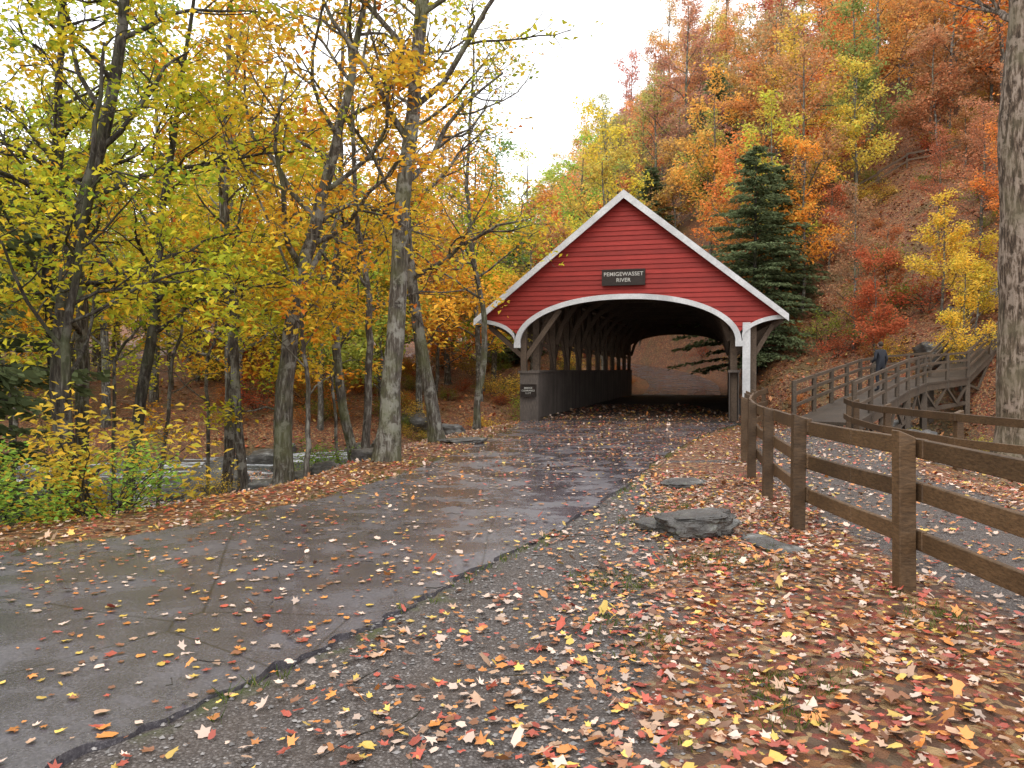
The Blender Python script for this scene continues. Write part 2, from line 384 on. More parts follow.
for v in np.arange(-.2,BL+.4,.8):
    for sg in (-1,1):
        g.beam((c+sg*(HW-.1),v,ZE-.15),(c,v,ZA-.24),.09,.16)
for v in np.arange(.5,BL,4.28): g.beam((c,v,4.53),(c,v,ZA-.3),.15,.15)
g.beam((-.24,-.2,1.5),(-.24,-.2,3.4),.18,.18); g.beam((-.24,-.2,1.9),(.9,-.1,3.5),.13,.15); g.beam((-.24,-.2,2.0),(-1.4,-.1,3.0),.13,.15)
g.beam((6.75,-.1,-.3),(6.75,-.1,3.3),.18,.18); g.beam((6.75,-.0,2.0),(7.3,.1,2.95),.11,.13)
obj('timber_trusses',g.mesh('timber_trusses',[M_timber]),bridge)
g=Geo()
for u0 in (Lu,Ru):
    left=u0<3; v=0.
    while v<BL:
        w=.17+.05*rs.rand(); k=.7+.5*rs.rand()
        a,b=(u0+.11,u0+.14) if left else (u0-.14,u0-.11)
        g.box(a,b,v,v+w-.008,.06,1.52,0,(k,k,k)); v+=w
    g.box(u0-.17,u0+.19,-.02,BL,1.525,1.60)
    a,b=(u0-.15,u0-.12) if left else (u0+.12,u0+.15)
    g.box(a,b,0,BL,-.9,1.52)
g.box(-.34,.26,-.35,-.05,-.3,1.50)
g.box(-.38,.30,-.39,-.01,1.50,1.58)
obj('parapet_walls',g.mesh('parapet_walls',[M_grey]),bridge)
g=Geo()
v=-.3
while v<BL+.5:
    k=.7+.6*rs.rand(); g.box(-.3,6.8,v,v+.24,-.35,.03+.008*rs.rand(),0,(k,k,k)); v+=.25
g.box(-.2,.1,0,BL,-.9,-.35);g.box(6.3,6.6,0,BL,-.9,-.35);g.box(3,3.4,0,BL,-.9,-.35)
obj('deck',g.mesh('deck',[M_plank]),bridge)
g=Geo(); g.box(-.6,7.1,.4,1.6,-3.2,-.36); g.box(-.6,7.1,BL-2.,BL+.4,-3.2,-.36)
obj('stone_abutments',g.mesh('stone_abutments',[M_rock]),bridge)

def sign(name,u,v,z,w,h,lines,ts):
    g=Geo(); g.box(-w/2,w/2,-.03,.03,-h/2,h/2,0)
    for a in (-1,1): g.box(*(sorted((a*w/2,a*(w/2+.035)))),-.045,.04,-h/2-.035,h/2+.035,0)
    g.box(-w/2,w/2,-.045,.04,h/2,h/2+.035);g.box(-w/2,w/2,-.045,.04,-h/2-.035,-h/2)
    p=BO+bu*u+bv*v
    o=obj(name,g.mesh(name,[M_signw]),None,(p[0],p[1],z)); o.rotation_euler=(0,0,RZ)
    for i,tx_ in enumerate(lines):
        cu=bpy.data.curves.new('lettering','FONT'); cu.body=tx_; cu.size=ts; cu.align_x='CENTER'; cu.align_y='CENTER'; cu.extrude=.004; cu.offset=.001; cu.space_character=1.05
        cu.materials.append(M_letter)
        t=obj('lettering',cu,o,(0,-.037,(len(lines)/2-.5-i)*ts*1.1)); t.rotation_euler=(math.pi/2,0,0)
    return o
sign('river_name_sign',2.95,-.50,4.42,1.24,.42,['PEMIGEWASSET','RIVER'],.165)
sign('notice_sign',-.04,-.44,.95,.42,.34,['BRIDGE','CLEARANCE','11 FT'],.075)

# ------------------------------------------------------------------ fences
def fence(name,P,rails=(1.03,.70,.36),ph=1.13,off=.1,pw=.12,mat=None,zf=None):
    g=Geo(); P=[np.array(p,float) for p in P]
    zf=zf or (lambda x,y:Hs(x,y)); zz=[zf(*p) for p in P]
    r=np.random.RandomState(len(P))
    for k,p in enumerate(P):
        a=P[min(k+1,len(P)-1)]-P[max(k-1,0)]; a/=np.linalg.norm(a); n=np.array([a[1],-a[0]])
        w=pw/2; c4=[p-a*w-n*w,p+a*w-n*w,p+a*w+n*w,p-a*w+n*w]; l=(r.rand(2)-.5)*.04
        b=[(*q,zz[k]-.4) for q in c4]; t=[(*(q+l),zz[k]+ph+(.02 if i<2 else -.03)) for i,q in enumerate(c4)]
        s=.7+.5*r.rand(); g.hexa(b+t,0,(s,s,s))
    for k in range(len(P)-1):
        d=P[k+1]-P[k]; L=np.linalg.norm(d); a=d/L; n=np.array([a[1],-a[0]])*(pw/2+.027+.004*(k%2))
        for rz in rails:
            e=(r.rand(2)-.5)*.05; s=.75+.6*r.rand()
            p=(*(P[k]+n-a*.1),zz[k]+rz+e[0]); q=(*(P[k+1]+n+a*.1),zz[k+1]+rz+e[1])
            m=((p[0]+q[0])/2,(p[1]+q[1])/2,(p[2]+q[2])/2-.008)
            g.beam(p,m,.045,.135,0,(s,s,s)); g.beam(m,q,.045,.135,0,(s,s,s))
    me=g.mesh(name,[mat or M_fence]); o=obj(name,me)
    b=o.modifiers.new('bevel','BEVEL'); b.width=.006; b.segments=1
    return o
fence('wooden_fence',[(2.95,.9),(2.88,3.3),(2.81,5.69),(2.81,7.85),(3.2,10),(3.57,11.9),(4.05,13.9),(4.7,16),(5.4,18.2),(6.2,20.5),(7.25,23.0)])
fence('wooden_fence',[(8.8,20.9),(8.2,19.),(7.75,16.5),(7.6,13.6),(8.2,10.8),(9,7)],(1.0,.6),1.12,zf=lambda x,y:-.22)
fence('hillside_fence',[(25.5,60.5),(27.5,60.3),(29.5,60),(31.5,59.5),(33.5,59.2),(36,59)],rails=(1.0,.55))

def walkway():
    e=empty('wooden_footbridge'); g=Geo()
    W=[np.array(p) for p in [(8.5,21.8,.15),(10.9,25.2,.5),(13.3,28.6,.85),(15.7,32.,1.05),(19.,34.8,1.25),(22.6,37.6,1.9)]]
    for w_ in W[3:]: w_[2]=max(w_[2],Hs(w_[0],w_[1])+.1)
    for k in range(len(W)-1):
        a,b=W[k],W[k+1]; d=(b-a)[:2]; d/=np.linalg.norm(d); n=np.array([d[1],-d[0],0])*.75; m=(a+b)/2
        g.beam(a,b,1.7,.08,0,(.8,.8,.8))
        for s in (-1,1):
            g.beam(a+n*s-[0,0,.16],b+n*s-[0,0,.16],.12,.25,0,(1.1,1.1,1.1))
            if k<4: g.beam(a+n*s*.95-[0,0,1.05],b+n*s*.95-[0,0,1.05],.1,.16)
            for rz in (1.1,.78,.45): g.beam(a+n*s*1.05+[0,0,rz],b+n*s*1.05+[0,0,rz],.06,.09,0,(1.2,1.15,1.1))
            for q in (a,m):
                g.beam(q+n*s*1.05-[0,0,.3],q+n*s*1.05+[0,0,1.15],.11,.11)
            h1,h2=(a+m)/2,(m+b)/2
            for p0,p1 in ((a,h1),(m,h1),(m,h2),(b,h2)):
                g.beam(p0+n*s-[0,0,.25],p1+n*s-[0,0,1.0],.08,.1,0,(1.1,1.1,1.1))
        for s in (-1,1):
            q=a+n*s; g.beam((q[0],q[1],Hs(q[0],q[1])-.4),(q[0],q[1],a[2]-.2),.2,.2)
    obj('deck_and_rails',g.mesh('deck_and_rails',[M_walk]),e)
walkway()

# ------------------------------------------------------------------ rocks
import bmesh
from mathutils import noise as mn
def rock(name,loc,s,seed,flat=0,rz=0,sub=4):
    bm=bmesh.new(); bmesh.ops.create_icosphere(bm,subdivisions=sub,radius=1)
    off=Vector((seed*7.3,seed*3.1,seed*1.7))
    for v in bm.verts:
        p=v.co.copy(); q=Vector([math.copysign(abs(a)**.7,a) for a in p])
        d=1+.35*mn.noise(p*1.1+off)+.18*mn.noise(p*2.7+off)+.07*mn.noise(p*7+off)
        q=q*d
        if flat:
            k=math.floor(q.z*flat+.5*mn.noise(p*1.5+off)); f=1+.13*math.sin(k*5+seed); q.x*=f; q.y*=1+.13*math.cos(k*7)
            if q.z>.5: q.z=.5+(q.z-.5)*.4+.15*q.x
        v.co=Vector((q.x*s[0],q.y*s[1],q.z*s[2]))
    me=bpy.data.meshes.new(name); bm.to_mesh(me); bm.free(); me.materials.append(M_rock)
    if not flat:
        for p in me.polygons: p.use_smooth=True
    o=obj(name,me,None,loc); o.rotation_euler=(0,0,rz); return o
rock('flat_boulder',(1.80,7.7,.09),(.36,.27,.2),3,4,.1,5)
rock('flat_boulder',(1.45,7.9,.04),(.17,.22,.12),9,4,.6,4)
rock('flat_boulder',(2.3,7.1,.0),(.13,.4,.09),5,3,.25)
rock('flat_boulder',(2.4,11.2,.0),(.3,.25,.08),8,4,.6)
rock('boulder',(-1.05,17.5,.0),(.5,.35,.16),4,3,.2)
for k,(x,y,s) in enumerate([(-3.6,15.6,.35),(-2.7,14.9,.28),(-4.4,17,.45),(-5.6,17.5,.5),(-6.5,19,.65),(-3.,18.5,.4),(-1.6,20.5,.35),(-7.6,20.5,.6),(-5.2,15.2,.4),(-8.8,19,.6),(-6.2,16.2,.4),(-7.4,17.6,.5),(-4.9,18.6,.5)]):
    rock('boulder',(x,y,Hs(x,y)+.1*s),(s,s*.8,s*.65),k+11,0,k)
e=empty('river_rocks')
for k in range(190):
    t=rs.rand()**1.0; q=rc[int((.2+.6*t)*(len(rc)-1))] if k<110 else np.array([-16+14*rs.rand(),20.5+8*rs.rand()]); a=rs.rand()*6.28; r_=rs.rand()*7.5 if k<110 else 0
    x,y=q[0]+math.cos(a)*r_,q[1]+math.sin(a)*r_; s=.25+.6*rs.rand()**2
    z=max(Hs(x,y),-2.1)
    if z<-1.0:
        o=rock('rock',(x,y,z+.12*s),(s,s*(.6+.4*rs.rand()),s*.65),k+40,0,a,3); o.parent=e
for k,(x,y,s) in enumerate([(20.5,38.5,1.),(22.5,40.5,.7),(18.6,37.5,.7),(24,41,.9),(12,22,.6),(9.6,18.8,.35),(17.5,36,.5)]):
    rock('boulder',(x,y,Hs(x,y)+.1),(s,s*.8,s*.7),k+71,0,k)

# ------------------------------------------------------------------ vegetation
def leafquads(Cn,size,r,up=.3,asp=.55):
    n=len(Cn); N=r.normal(size=(n,3)); N[:,2]=np.abs(N[:,2])+up*3; N/=np.linalg.norm(N,axis=1)[:,None]
    A=np.cross(N,r.normal(size=(n,3))); A/=np.linalg.norm(A,axis=1)[:,None]+1e-9; B=np.cross(N,A)
    s=(size*(.6+.8*r.rand(n)))[:,None]*.5
    f=N*s*.35
    V=np.stack([Cn-A*s,Cn+B*s*asp-A*s*.1+f,Cn+A*s,Cn-B*s*asp-A*s*.1+f],1).reshape(-1,3)
    return V,np.arange(4*n).reshape(n,4)
def palette(r,n,pal,clump=None):
    P=np.array([p[:3] for p in pal]); w=np.array([p[3] for p in pal]); w=w/w.sum()
    u=r.rand(n) if clump is None else np.clip(.55*clump+.45*r.rand(n),0,.999)
    c=P[np.searchsorted(np.cumsum(w),u).clip(0,len(P)-1)]
    return c*(.65+.7*r.rand(n))[:,None]
def curve(P,n,r,j=.0):
    return dense(P,max(2,n//(len(P)-1)))
YG=[(.22,.32,.04,1.6),(.42,.48,.05,3),(.62,.56,.05,3),(.74,.55,.05,2.4),(.76,.38,.04,1)]
YE=[(.44,.44,.05,1),(.72,.54,.06,3.2),(.78,.50,.06,2.4),(.78,.36,.04,2.4),(.66,.2,.04,1.2)]
ORG=[(.74,.46,.06,2),(.74,.28,.05,3),(.62,.16,.04,2),(.45,.1,.035,1)]
def grow(g,r,p,d,L,r0,lvl,maxl,tw,up,nch,sides,col=(1,1,1)):
    n=7 if lvl<maxl else 4
    pts=[np.array(p)]; dd=d/np.linalg.norm(d)
    wob=.2 if lvl<2 else .26
    for k in range(n-1):
        dd=dd+r.normal(size=3)*wob; dd[2]+=up; dd/=np.linalg.norm(dd); pts.append(pts[-1]+dd*L/(n-1))
    pts=np.array(pts); R=r0*np.linspace(1,.3,n)
    g.tube(pts,R,sides[min(lvl,len(sides)-1)],col,0)
    if lvl>=maxl or lvl==maxl-1: tw.append((pts,lvl))
    if lvl<maxl:
        for k in range(nch[lvl]):
            t=.25+.75*(k+r.rand())/nch[lvl]; f=min(t,.999)*(n-1); i=int(f); q=pts[i]*(1-(f-i))+pts[i+1]*(f-i)
            T=pts[i+1]-pts[i]; T/=np.linalg.norm(T); a=r.normal(size=3); a-=T*(a@T); a/=np.linalg.norm(a)
            a[2]*=.5
            grow(g,r,q,T*(.55+.3*r.rand())+a*(.7+.3*r.rand()),L*(.42+.28*r.rand())*(1.1-.45*t),r0*(1-.65*t)*.6,lvl+1,maxl,tw,up*.7,nch,sides,col)
def tree(name,ctrl,r0,r1,n1,blen,pal,nleaf,lsize,seed,tmin=.3,up=.05,bark=None,maxl=2,nch=(0,6,4),spread=.16,link=True,sides=(7,5,3),flat=.3,keepf=.6):
    r=np.random.RandomState(seed); g=Geo(); D=curve(ctrl,24,r,.0)
    D[1:]+=np.cumsum(r.normal(size=(len(D)-1,3))*[.03,.03,0],axis=0)*.8
    t=np.linspace(0,1,len(D)); R=r0*(1-t)**.8+r1; R[0]*=1.6;R[1]*=1.15
    g.tube(D,R,10,(1,1,1),0); tw=[]
    az=r.rand()*6.28
    for k in range(n1):
        tt=tmin+(1-tmin)*(k+r.rand())/n1; f=min(tt,.999)*(len(D)-1); i=int(f); q=D[i]*(1-(f-i))+D[i+1]*(f-i)
        T=D[i+1]-D[i];T/=np.linalg.norm(T); az+=2.4+r.normal()*.4; a=np.array([math.cos(az),math.sin(az),0])
        lean=.5+.5*tt
        L=blen*(1.15-.7*((tt-tmin)/(1-tmin)))*(.6+.6*r.rand())
        grow(g,r,q,T*lean*.9+a,L,max(.012,min(R[i]*.5,.02+.018*L)),1,maxl+1,tw,up,(0,)+tuple(nch[1:])+(0,),sides)
    W=[w for w in tw]; cs=[]; cl=[]
    wts=np.array([np.linalg.norm(w[0][-1]-w[0][0]) for w in W])
    keep=r.rand(len(W))<keepf
    wts=wts*keep*(.2+r.rand(len(W))); cnt=r.multinomial(nleaf,wts/wts.sum())
    for (P,l),m in zip(W,cnt):
        if m==0: continue
        f=(.2+.8*r.rand(m))*(len(P)-1.001); i=f.astype(int); fr=(f-i)[:,None]
        cs.append(P[i]*(1-fr)+P[i+1]*fr+r.normal(size=(m,3))*spread*[1,1,.6]); cl.append(np.full(m,r.rand()))
    cs=np.concatenate(cs);cl=np.concatenate(cl)
    V,F=leafquads(cs,lsize,r,flat)
    g.add(V,F,palette(r,len(cs),pal,cl),1)
    me=g.mesh(name,[bark or M_bark,M_leaf])
    return obj(name,me) if link else me
def base(x,y): return (x,y,Hs(x,y)-.15)
tree('maple_tree',[base(-2.22,14),(-2.05,14,2.83),(-1.85,14,5.45),(-1.6,14.2,8.1),(-1.3,14.4,10.7),(-1.2,14.4,13.5)],.15,.03,16,4.0,YG,2300,.12,1,.34,.05,nch=(0,7,5))
tree('maple_tree',[base(-1.65,18),(-2.1,18,2.5),(-2.3,18,5.4),(-1.95,18.3,8.8),(-1.7,18.5,12.5)],.13,.03,14,3.4,YE,1600,.12,2,.35,.06)
tree('maple_tree',[base(-4.2,14.4),(-4.0,14.5,2.3),(-3.55,14.6,4.3),(-2.9,14.6,6.4),(-2.5,14.6,9)],.14,.03,14,3.6,YE,4400,.13,3,.3,.03)
tree('maple_tree',[base(-5.7,17),(-5.95,17,2.4),(-6.1,17,4.2),(-5.9,17.2,9)],.09,.02,13,3.0,YE,3600,.13,4,.3,.02)
tree('maple_tree',[base(-6.5,12),(-6.75,12,1.3),(-6.5,12,3.4),(-5.9,12,5.65),(-5.7,12,8),(-5.6,12,11)],.12,.03,15,3.4,YG,3600,.12,5,.35,.0,M_bark2)
tree('maple_tree',[base(-6.6,13.4),(-6.1,13.4,2),(-5.85,13.4,4),(-5.2,13.4,8.5)],.09,.02,14,3.0,YG,3900,.12,6,.33,.0,M_bark2)
tree('maple_tree',[base(-5.9,10.7),(-5.95,10.7,1.5),(-5.7,10.8,3.2),(-5.4,11,6)],.06,.02,12,2.2,YG,3000,.11,7,.3,-.03,M_bark2)
tree('maple_tree',[base(-8.6,15.5),(-8.9,15.5,3),(-8.7,15.5,6),(-8.5,15.5,11)],.12,.03,14,3.4,YG,3000,.13,8,.3,.03,M_bark2)
tree('maple_tree',[base(-3.9,20),(-4.4,20,2.5),(-4.3,20,6),(-4.1,20,11)],.1,.03,13,3.2,YE,2300,.14,9,.3,.05)
tree('maple_tree',[base(-3.1,16.6),(-3.0,16.6,2.5),(-3.3,16.8,5),(-3.6,17,10)],.07,.02,12,2.8,YE,1500,.13,10,.35,.07)
tree('maple_tree',[base(-1.0,22),(-.8,22,3),(-1.1,22,6),(-.9,22,11)],.08,.02,12,2.6,YG,1500,.14,12,.35,.06)
tree('maple_tree',[base(-7.4,20.5),(-7.2,20.5,3),(-7.5,20.5,6),(-7.2,20.5,12)],.12,.03,14,3.6,YE,3000,.15,13,.25,.04)
tree('maple_tree',[base(-9.5,17.5),(-9.4,17.5,3),(-9.8,17.5,6),(-9.2,17.5,12)],.13,.03,15,3.8,YG,2900,.15,14,.25,.03)
for k in range(9):
    x=-2.5-9*rs.rand(); y=13.5+8*rs.rand()
    tree('sapling_tree',[base(x,y),(x+.15*rs.normal(),y,1.5),(x+.4*rs.normal(),y,3),(x+.7*rs.normal(),y,6)],.03+.02*rs.rand(),.01,9,1.8,YG if k%2 else YE,1200,.12,300+k,.22,.02,sides=(4,3,3),nch=(0,5,3))
tree('maple_tree',[base(10.2,16),(10.15,16,2.5),(10.05,16,6),(10.1,16,10),(10.3,16,16)],.30,.13,10,3.5,ORG,1800,.13,15,.6,.05,M_bigbark)

def conifer(name,h,w,seed):
    r=np.random.RandomState(seed); g=Geo()
    g.tube(np.array([(0,0,-.5),(0.05,0,h*.3),(0,.08,h*.65),(0,0,h)]),[.012*h+.06,.011*h,.006*h,.01],8,(1,1,1),0)
    Cs=[];As=[];z=.06*h
    while z<h*.985:
        k=(z/h); nb=6
        for b in range(nb):
            az=r.rand()*6.28; L=w*(1-k)**.7*(.45+.75*r.rand())+.25; n=6
            s=np.linspace(0,1,n); dz=L*(.10*s-.22*s*s)+L*.3*k*s
            P=np.stack([np.cos(az)*L*s,np.sin(az)*L*s,z+dz],1); P[:,:2]+=r.normal(size=(n,2))*.03*L
            g.tube(P,.02*(1.1-s)*(L/2+.3),3,(1,1,1),0)
            m=int(20+36*L); f=r.rand(m)**.75*(n-1.001); i=f.astype(int); fr=(f-i)[:,None]
            side=np.array([-math.sin(az),math.cos(az),0]); out=np.array([math.cos(az),math.sin(az),0])
            sg=r.normal(size=m)[:,None]; q=P[i]*(1-fr)+P[i+1]*fr+side*sg*.12*L*(.3+fr*.4)+r.normal(size=(m,3))*.05
            d=out*(.4+.6*r.rand(m))[:,None]+side*sg*.5; d[:,2]-=.15+.3*r.rand(m); d/=np.linalg.norm(d,axis=1)[:,None]
            Cs.append(q);As.append(d*(.16+.2*r.rand(m))[:,None])
        z+=h*.02+.04
    C=np.concatenate(Cs);A=np.concatenate(As); n=len(C)
    B=np.cross(A,r.normal(size=(n,3))*.8+[0,0,1]);B/=np.linalg.norm(B,axis=1)[:,None]; B*=(.045+.045*r.rand(n))[:,None]
    V=np.stack([C,C+A*.5+B,C+A,C+A*.5-B],1).reshape(-1,3)
    col=np.array([.15,.185,.09])*(.5+1.*r.rand(n))[:,None]
    g.add(V,np.arange(4*n).reshape(n,4),col,1)
    return g.mesh(name,[M_bark2,M_leaf])
con=[conifer('conifer_a',15,4.8,1),conifer('conifer_b',13,4.0,2)]
for m,x,y,s in [(0,15.2,50,.98),(1,13.5,78,1.0),(1,-10.3,13.2,.85),(1,-15,20,1.),(1,17.6,52.5,.8)]:
    o=obj('hemlock_tree',con[m],None,(x,y,Hs(x,y)-.2)); o.scale=(s,)*3; o.rotation_euler=(0,0,x)

WH=[(.75,.75,.7,1),(1,1,1,2),(1.15,1.0,.9,1),(.85,1.08,1.,1)]
dec=[]
for k in range(6):
    h=11+1.2*k
    dec.append(tree('deciduous_%d'%k,[(0,0,-.5),(.2,0,h*.3),(-.1+.1*k,.2,h*.6),(.2,.1,h)],.09+.02*k,.03,14,h*.30,WH,4300,.26,50+k,.2,.05,maxl=1,nch=(0,6,0),spread=.36,link=False,sides=(6,4,3),keepf=.8))
cols={'y':(.76,.56,.08),'yg':(.50,.50,.08),'o':(.76,.36,.07),'r':(.58,.19,.08),'b':(.52,.30,.14),'g':(.26,.32,.08)}
forest=empty('distant_forest')
pts=[]
def place(x,y,sc,key,jit=.2):
    m=dec[rs.randint(6)]
    o=obj('tree',m,forest,(x,y,Hs(x,y)-.2)); s=sc*(.8+.4*rs.rand()); o.scale=(s,s,s*(.9+.25*rs.rand())); o.rotation_euler=(0,0,rs.rand()*6.28)
    cc=np.array(cols[key])*(1+jit*(rs.rand(3)*2-1)); d=math.hypot(x,y); hz=min(.34,max(0,(d-40)/200)); cc=cc*(1-hz)+np.array([.6,.53,.46])*hz  # mist painted into the tree colour: blends to a pale tone with distance
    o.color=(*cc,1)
tries=0
while len(pts)<300 and tries<14000:
    tries+=1
    y=30+70*rs.rand()**1.05; x=(rs.rand()*1.62-.80)*(y+4)
    if len(pts)<14: x=12+14*rs.rand(); y=58+26*rs.rand()
    elif len(pts)<50: y=84+38*rs.rand(); x=(.03+.25*rs.rand())*y
    if x/y<-.1 and (y>72 or rs.rand()<.5): continue
    X1,Y1=np.array([x]),np.array([y])
    d=pdist(X1,Y1,river)[0]; far=inpoly(X1,Y1,farpoly)[0]
    if d<5.5 or not far: continue
    if pdist(X1,Y1,backroad)[0]<3.8: continue
    lu=(x-BO[0])*bu[0]+(y-BO[1])*bu[1]; lv=(x-BO[0])*bv[0]+(y-BO[1])*bv[1]
    if -5<lu<11 and -2<lv<BL+2: continue
    clear=x>13 and x/y>.38 and y<58
    if clear and rs.rand()<.8: continue
    mind=2.4+y*.012
    if any((x-a)**2+(y-b)**2<mind*mind for a,b in pts): continue
    pts.append((x,y))
    b=x/y; q=rs.rand()
    if b<-.15: key='yg' if q<.35 else 'y' if q<.85 else 'g'
    elif b<.12: key='y' if q<.4 else 'o' if q<.62 else 'b' if q<.75 else 'yg' if q<.96 else 'g'
    elif b<.4: key='o' if q<.32 else 'y' if q<.62 else 'r' if q<.74 else 'yg' if q<.87 else 'b'
    else: key='b' if q<.25 else 'o' if q<.58 else 'y' if q<.74 else 'r' if q<.94 else 'g'
    if rs.rand()<.045 and b>-.1 and y>60:
        o=obj('conifer',con[rs.randint(2)],forest,(x,y,Hs(x,y)-.2)); s=.55+.35*rs.rand(); o.scale=(s,)*3; o.color=(1.2,1.2,1.2,1)
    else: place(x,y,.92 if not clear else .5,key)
k=0
while k<7:
    x=-14-20*rs.rand(); y=10+10*rs.rand(); X1,Y1=np.array([x]),np.array([y])
    if pdist(X1,Y1,river)[0]<5.5: continue
    place(x,y,.8,'yg' if rs.rand()<.5 else 'y'); k+=1

sh=[]
for k in range(4):
    r=np.random.RandomState(200+k); g=Geo(); tw=[]
    for q in range(9):
        a=r.rand()*6.28; grow(g,r,(r.normal()*.08,r.normal()*.08,-.1),np.array([math.cos(a)*.6,math.sin(a)*.6,1.]),1.2+.6*r.rand(),.014,1,2,tw,.0,(0,5,0),(5,4,3))
    cs=np.concatenate([P[r.randint(1,len(P),22)]+r.normal(size=(22,3))*.12 for P,l in tw]); V,F=leafquads(cs,.095,r,.5)
    g.add(V,F,palette(r,len(cs),WH),1); sh.append(g.mesh('shrub_%d'%k,[M_bark2,M_leaf]))
shr=empty('undergrowth_shrubs')
def shrub(x,y,s,c):
    o=obj('shrub',sh[rs.randint(4)],shr,(x,y,Hs(x,y)-.05)); o.scale=(s,s,s*.85); o.rotation_euler=(0,0,rs.rand()*6.28); cc=np.array(c)*(.75+.5*rs.rand()); o.color=(*cc,1)
n=0
while n<95:
    y=7+13*rs.rand(); x=-3.2-13*rs.rand(); X1,Y1=np.array([x]),np.array([y])
    if not inpoly(X1,Y1,leftpoly)[0] or pdist(X1,Y1,Ledge)[0]<1.0 or pdist(X1,Y1,river)[0]<6: continue
    if -.50<x/y<-.30 and rs.rand()<.92: continue
    if x/y>-.30 and rs.rand()<.75: continue
    q=rs.rand(); sc=.4+.8*rs.rand()
    if -.50<x/y<-.27: sc*=.5
    shrub(x,y,sc,(.24,.36,.06) if q<.4 else (.46,.48,.07) if q<.78 else (.66,.48,.07)); n+=1
for k in range(440):
    y=34+36*rs.rand(); x=(rs.rand()*1.45-.4)*y; X1,Y1=np.array([x]),np.array([y])
    if pdist(X1,Y1,river)[0]<5 or pdist(X1,Y1,backroad)[0]<3.5 or not inpoly(X1,Y1,farpoly)[0]: continue
    lu=(x-BO[0])*bu[0]+(y-BO[1])*bu[1]
    if -2<lu<9 and y<54: continue
    if 14<x<25 and 32<y<40: continue
    q=rs.rand(); shrub(x,y,.5+1.1*rs.rand()**2,(.32,.36,.07) if q<.26 else (.62,.42,.08) if q<.5 else (.60,.22,.06) if q<.8 else (.48,.12,.06))
for x,y in [(8.8,24.5),(9.6,25.6),(8.9,27),(10.6,20.5),(12.2,21),(11,18.5),(13,19),(11.2,17)]: shrub(x,y,.45,(.45,.38,.08))

# ------------------------------------------------------------------ fallen leaves
lob=[(0,1),(25,.5),(52,.92),(78,.42),(115,.72),(150,.34),(180,.3),(210,.34),(245,.72),(282,.42),(308,.92),(335,.5)]
lobr=np.array([math.radians(a) for a,_ in lob]); lobl=np.array([l for _,l in lob])
GP=[(.58,.43,.34,2.6),(.60,.40,.08,1.5),(.56,.21,.05,2.4),(.38,.07,.04,2.5),(.22,.09,.04,2.8),(.40,.25,.16,2.0)]
def ground_leaves(name,n,x0,x1,y0,y1,dens,size,pal,seed,zoff=.0):
    r=np.random.RandomState(seed); x=x0+(x1-x0)*r.rand(n); y=y0+(y1-y0)*r.rand(n)
    k=r.rand(n)<dens(x,y); x,y=x[k],y[k]; n=len(x)
    ins=inpoly(x,y,roadpoly); z=np.where(ins,.024,np.maximum(H(x,y),-1.9)+.008)+zoff+r.rand(n)*.012*(~ins)
    lu=(x-BO[0])*bu[0]+(y-BO[1])*bu[1]; lv=(x-BO[0])*bv[0]+(y-BO[1])*bv[1]; ond=(lu>-.3)&(lu<6.8)&(lv>-.3); z=np.where(ond,.042,z)
    s=size*(.45+.95*r.rand(n)**1.3)*.5; a=r.rand(n)*6.28
    tl=.07+.35*(r.rand(n)<.12)+.1*(~ins); tx_=r.normal(size=n)*tl; ty_=r.normal(size=n)*tl
    asp=.5+.55*r.rand(n); blunt=(r.rand(n)**1.2)[:,None]*.75
    LR=lobl[None]*(1-blunt)+.62*blunt; LR=LR*(.85+.3*r.rand(n,12))
    LX=np.cos(lobr)[None]*LR; LY=np.sin(lobr)[None]*LR
    u=LX*s[:,None]; v=LY*(s*asp)[:,None]; cx,sx=np.cos(a)[:,None],np.sin(a)[:,None]
    px=u*cx-v*sx; py=u*sx+v*cx; rr=LR**2
    pz=u*tx_[:,None]+v*ty_[:,None]+ s[:,None]*rr*(r.rand(n)*.4-.1)[:,None]+s[:,None]*(r.rand(n,12)-.5)*.10
    pz=pz-pz.min(1)[:,None]*.85
    V=np.stack([x[:,None]+px,y[:,None]+py,z[:,None]+pz],-1).reshape(-1,3)
    obj(name,fast_mesh(name,V,np.arange(12*n).reshape(n,12),palette(r,n,pal),[M_gleaf]))
def dens(x,y):
    ins=inpoly(x,y,roadpoly); left=inpoly(x,y,leftpoly); d=pdist(x,y,RDl)
    cl=fbm(x*1.3,y*1.3,4); cl2=fbm(x*.5,y*.5,8)
    gw=1.9-.24*(y-3)
    g_=(1-ss(gw*.4,gw*1.2+.2,d))
    strip=(.65+1.1*ss(.3,.6,cl)); dd=strip*(1-g_)+g_*(.15+.5*ss(.45,.65,cl))
    p=1-ss(1.0,1.5,pdist(x,y,pathc)); dd=dd*(1-p)+p*.28
    rd=.09+.11*ss(.45,.7,cl2)+.28*ss(11,20,y)*ss(.35,.65,cl)+.07*ss(.5,.75,cl)
    dd=np.where(ins,rd,dd); dd=np.where(left&~ins,.5,dd); return dd
ground_leaves('fallen_leaves',175000,-10,8.5,1.2,27,dens,.082,GP,21)
ground_leaves('fallen_leaves',60000,-14,8,27,36,lambda x,y:np.where(inpoly(x,y,farpoly),.0,.12),.14,GP,22)
ground_leaves('hillside_leaf_litter',75000,-20,45,33,75,lambda x,y:.9*inpoly(x,y,farpoly)*(pdist(x,y,river)>4.5)*(pdist(x,y,backroad)>2.8)*((x-BO[0])*bu[0]+(y-BO[1])*bu[1]>7.2)+.35*inpoly(x,y,farpoly)*(x<3)*(pdist(x,y,river)>4.5),.24,[(.54,.21,.055,3),(.42,.11,.05,3),(.54,.36,.10,1.3),(.24,.11,.055,2.2)],23)

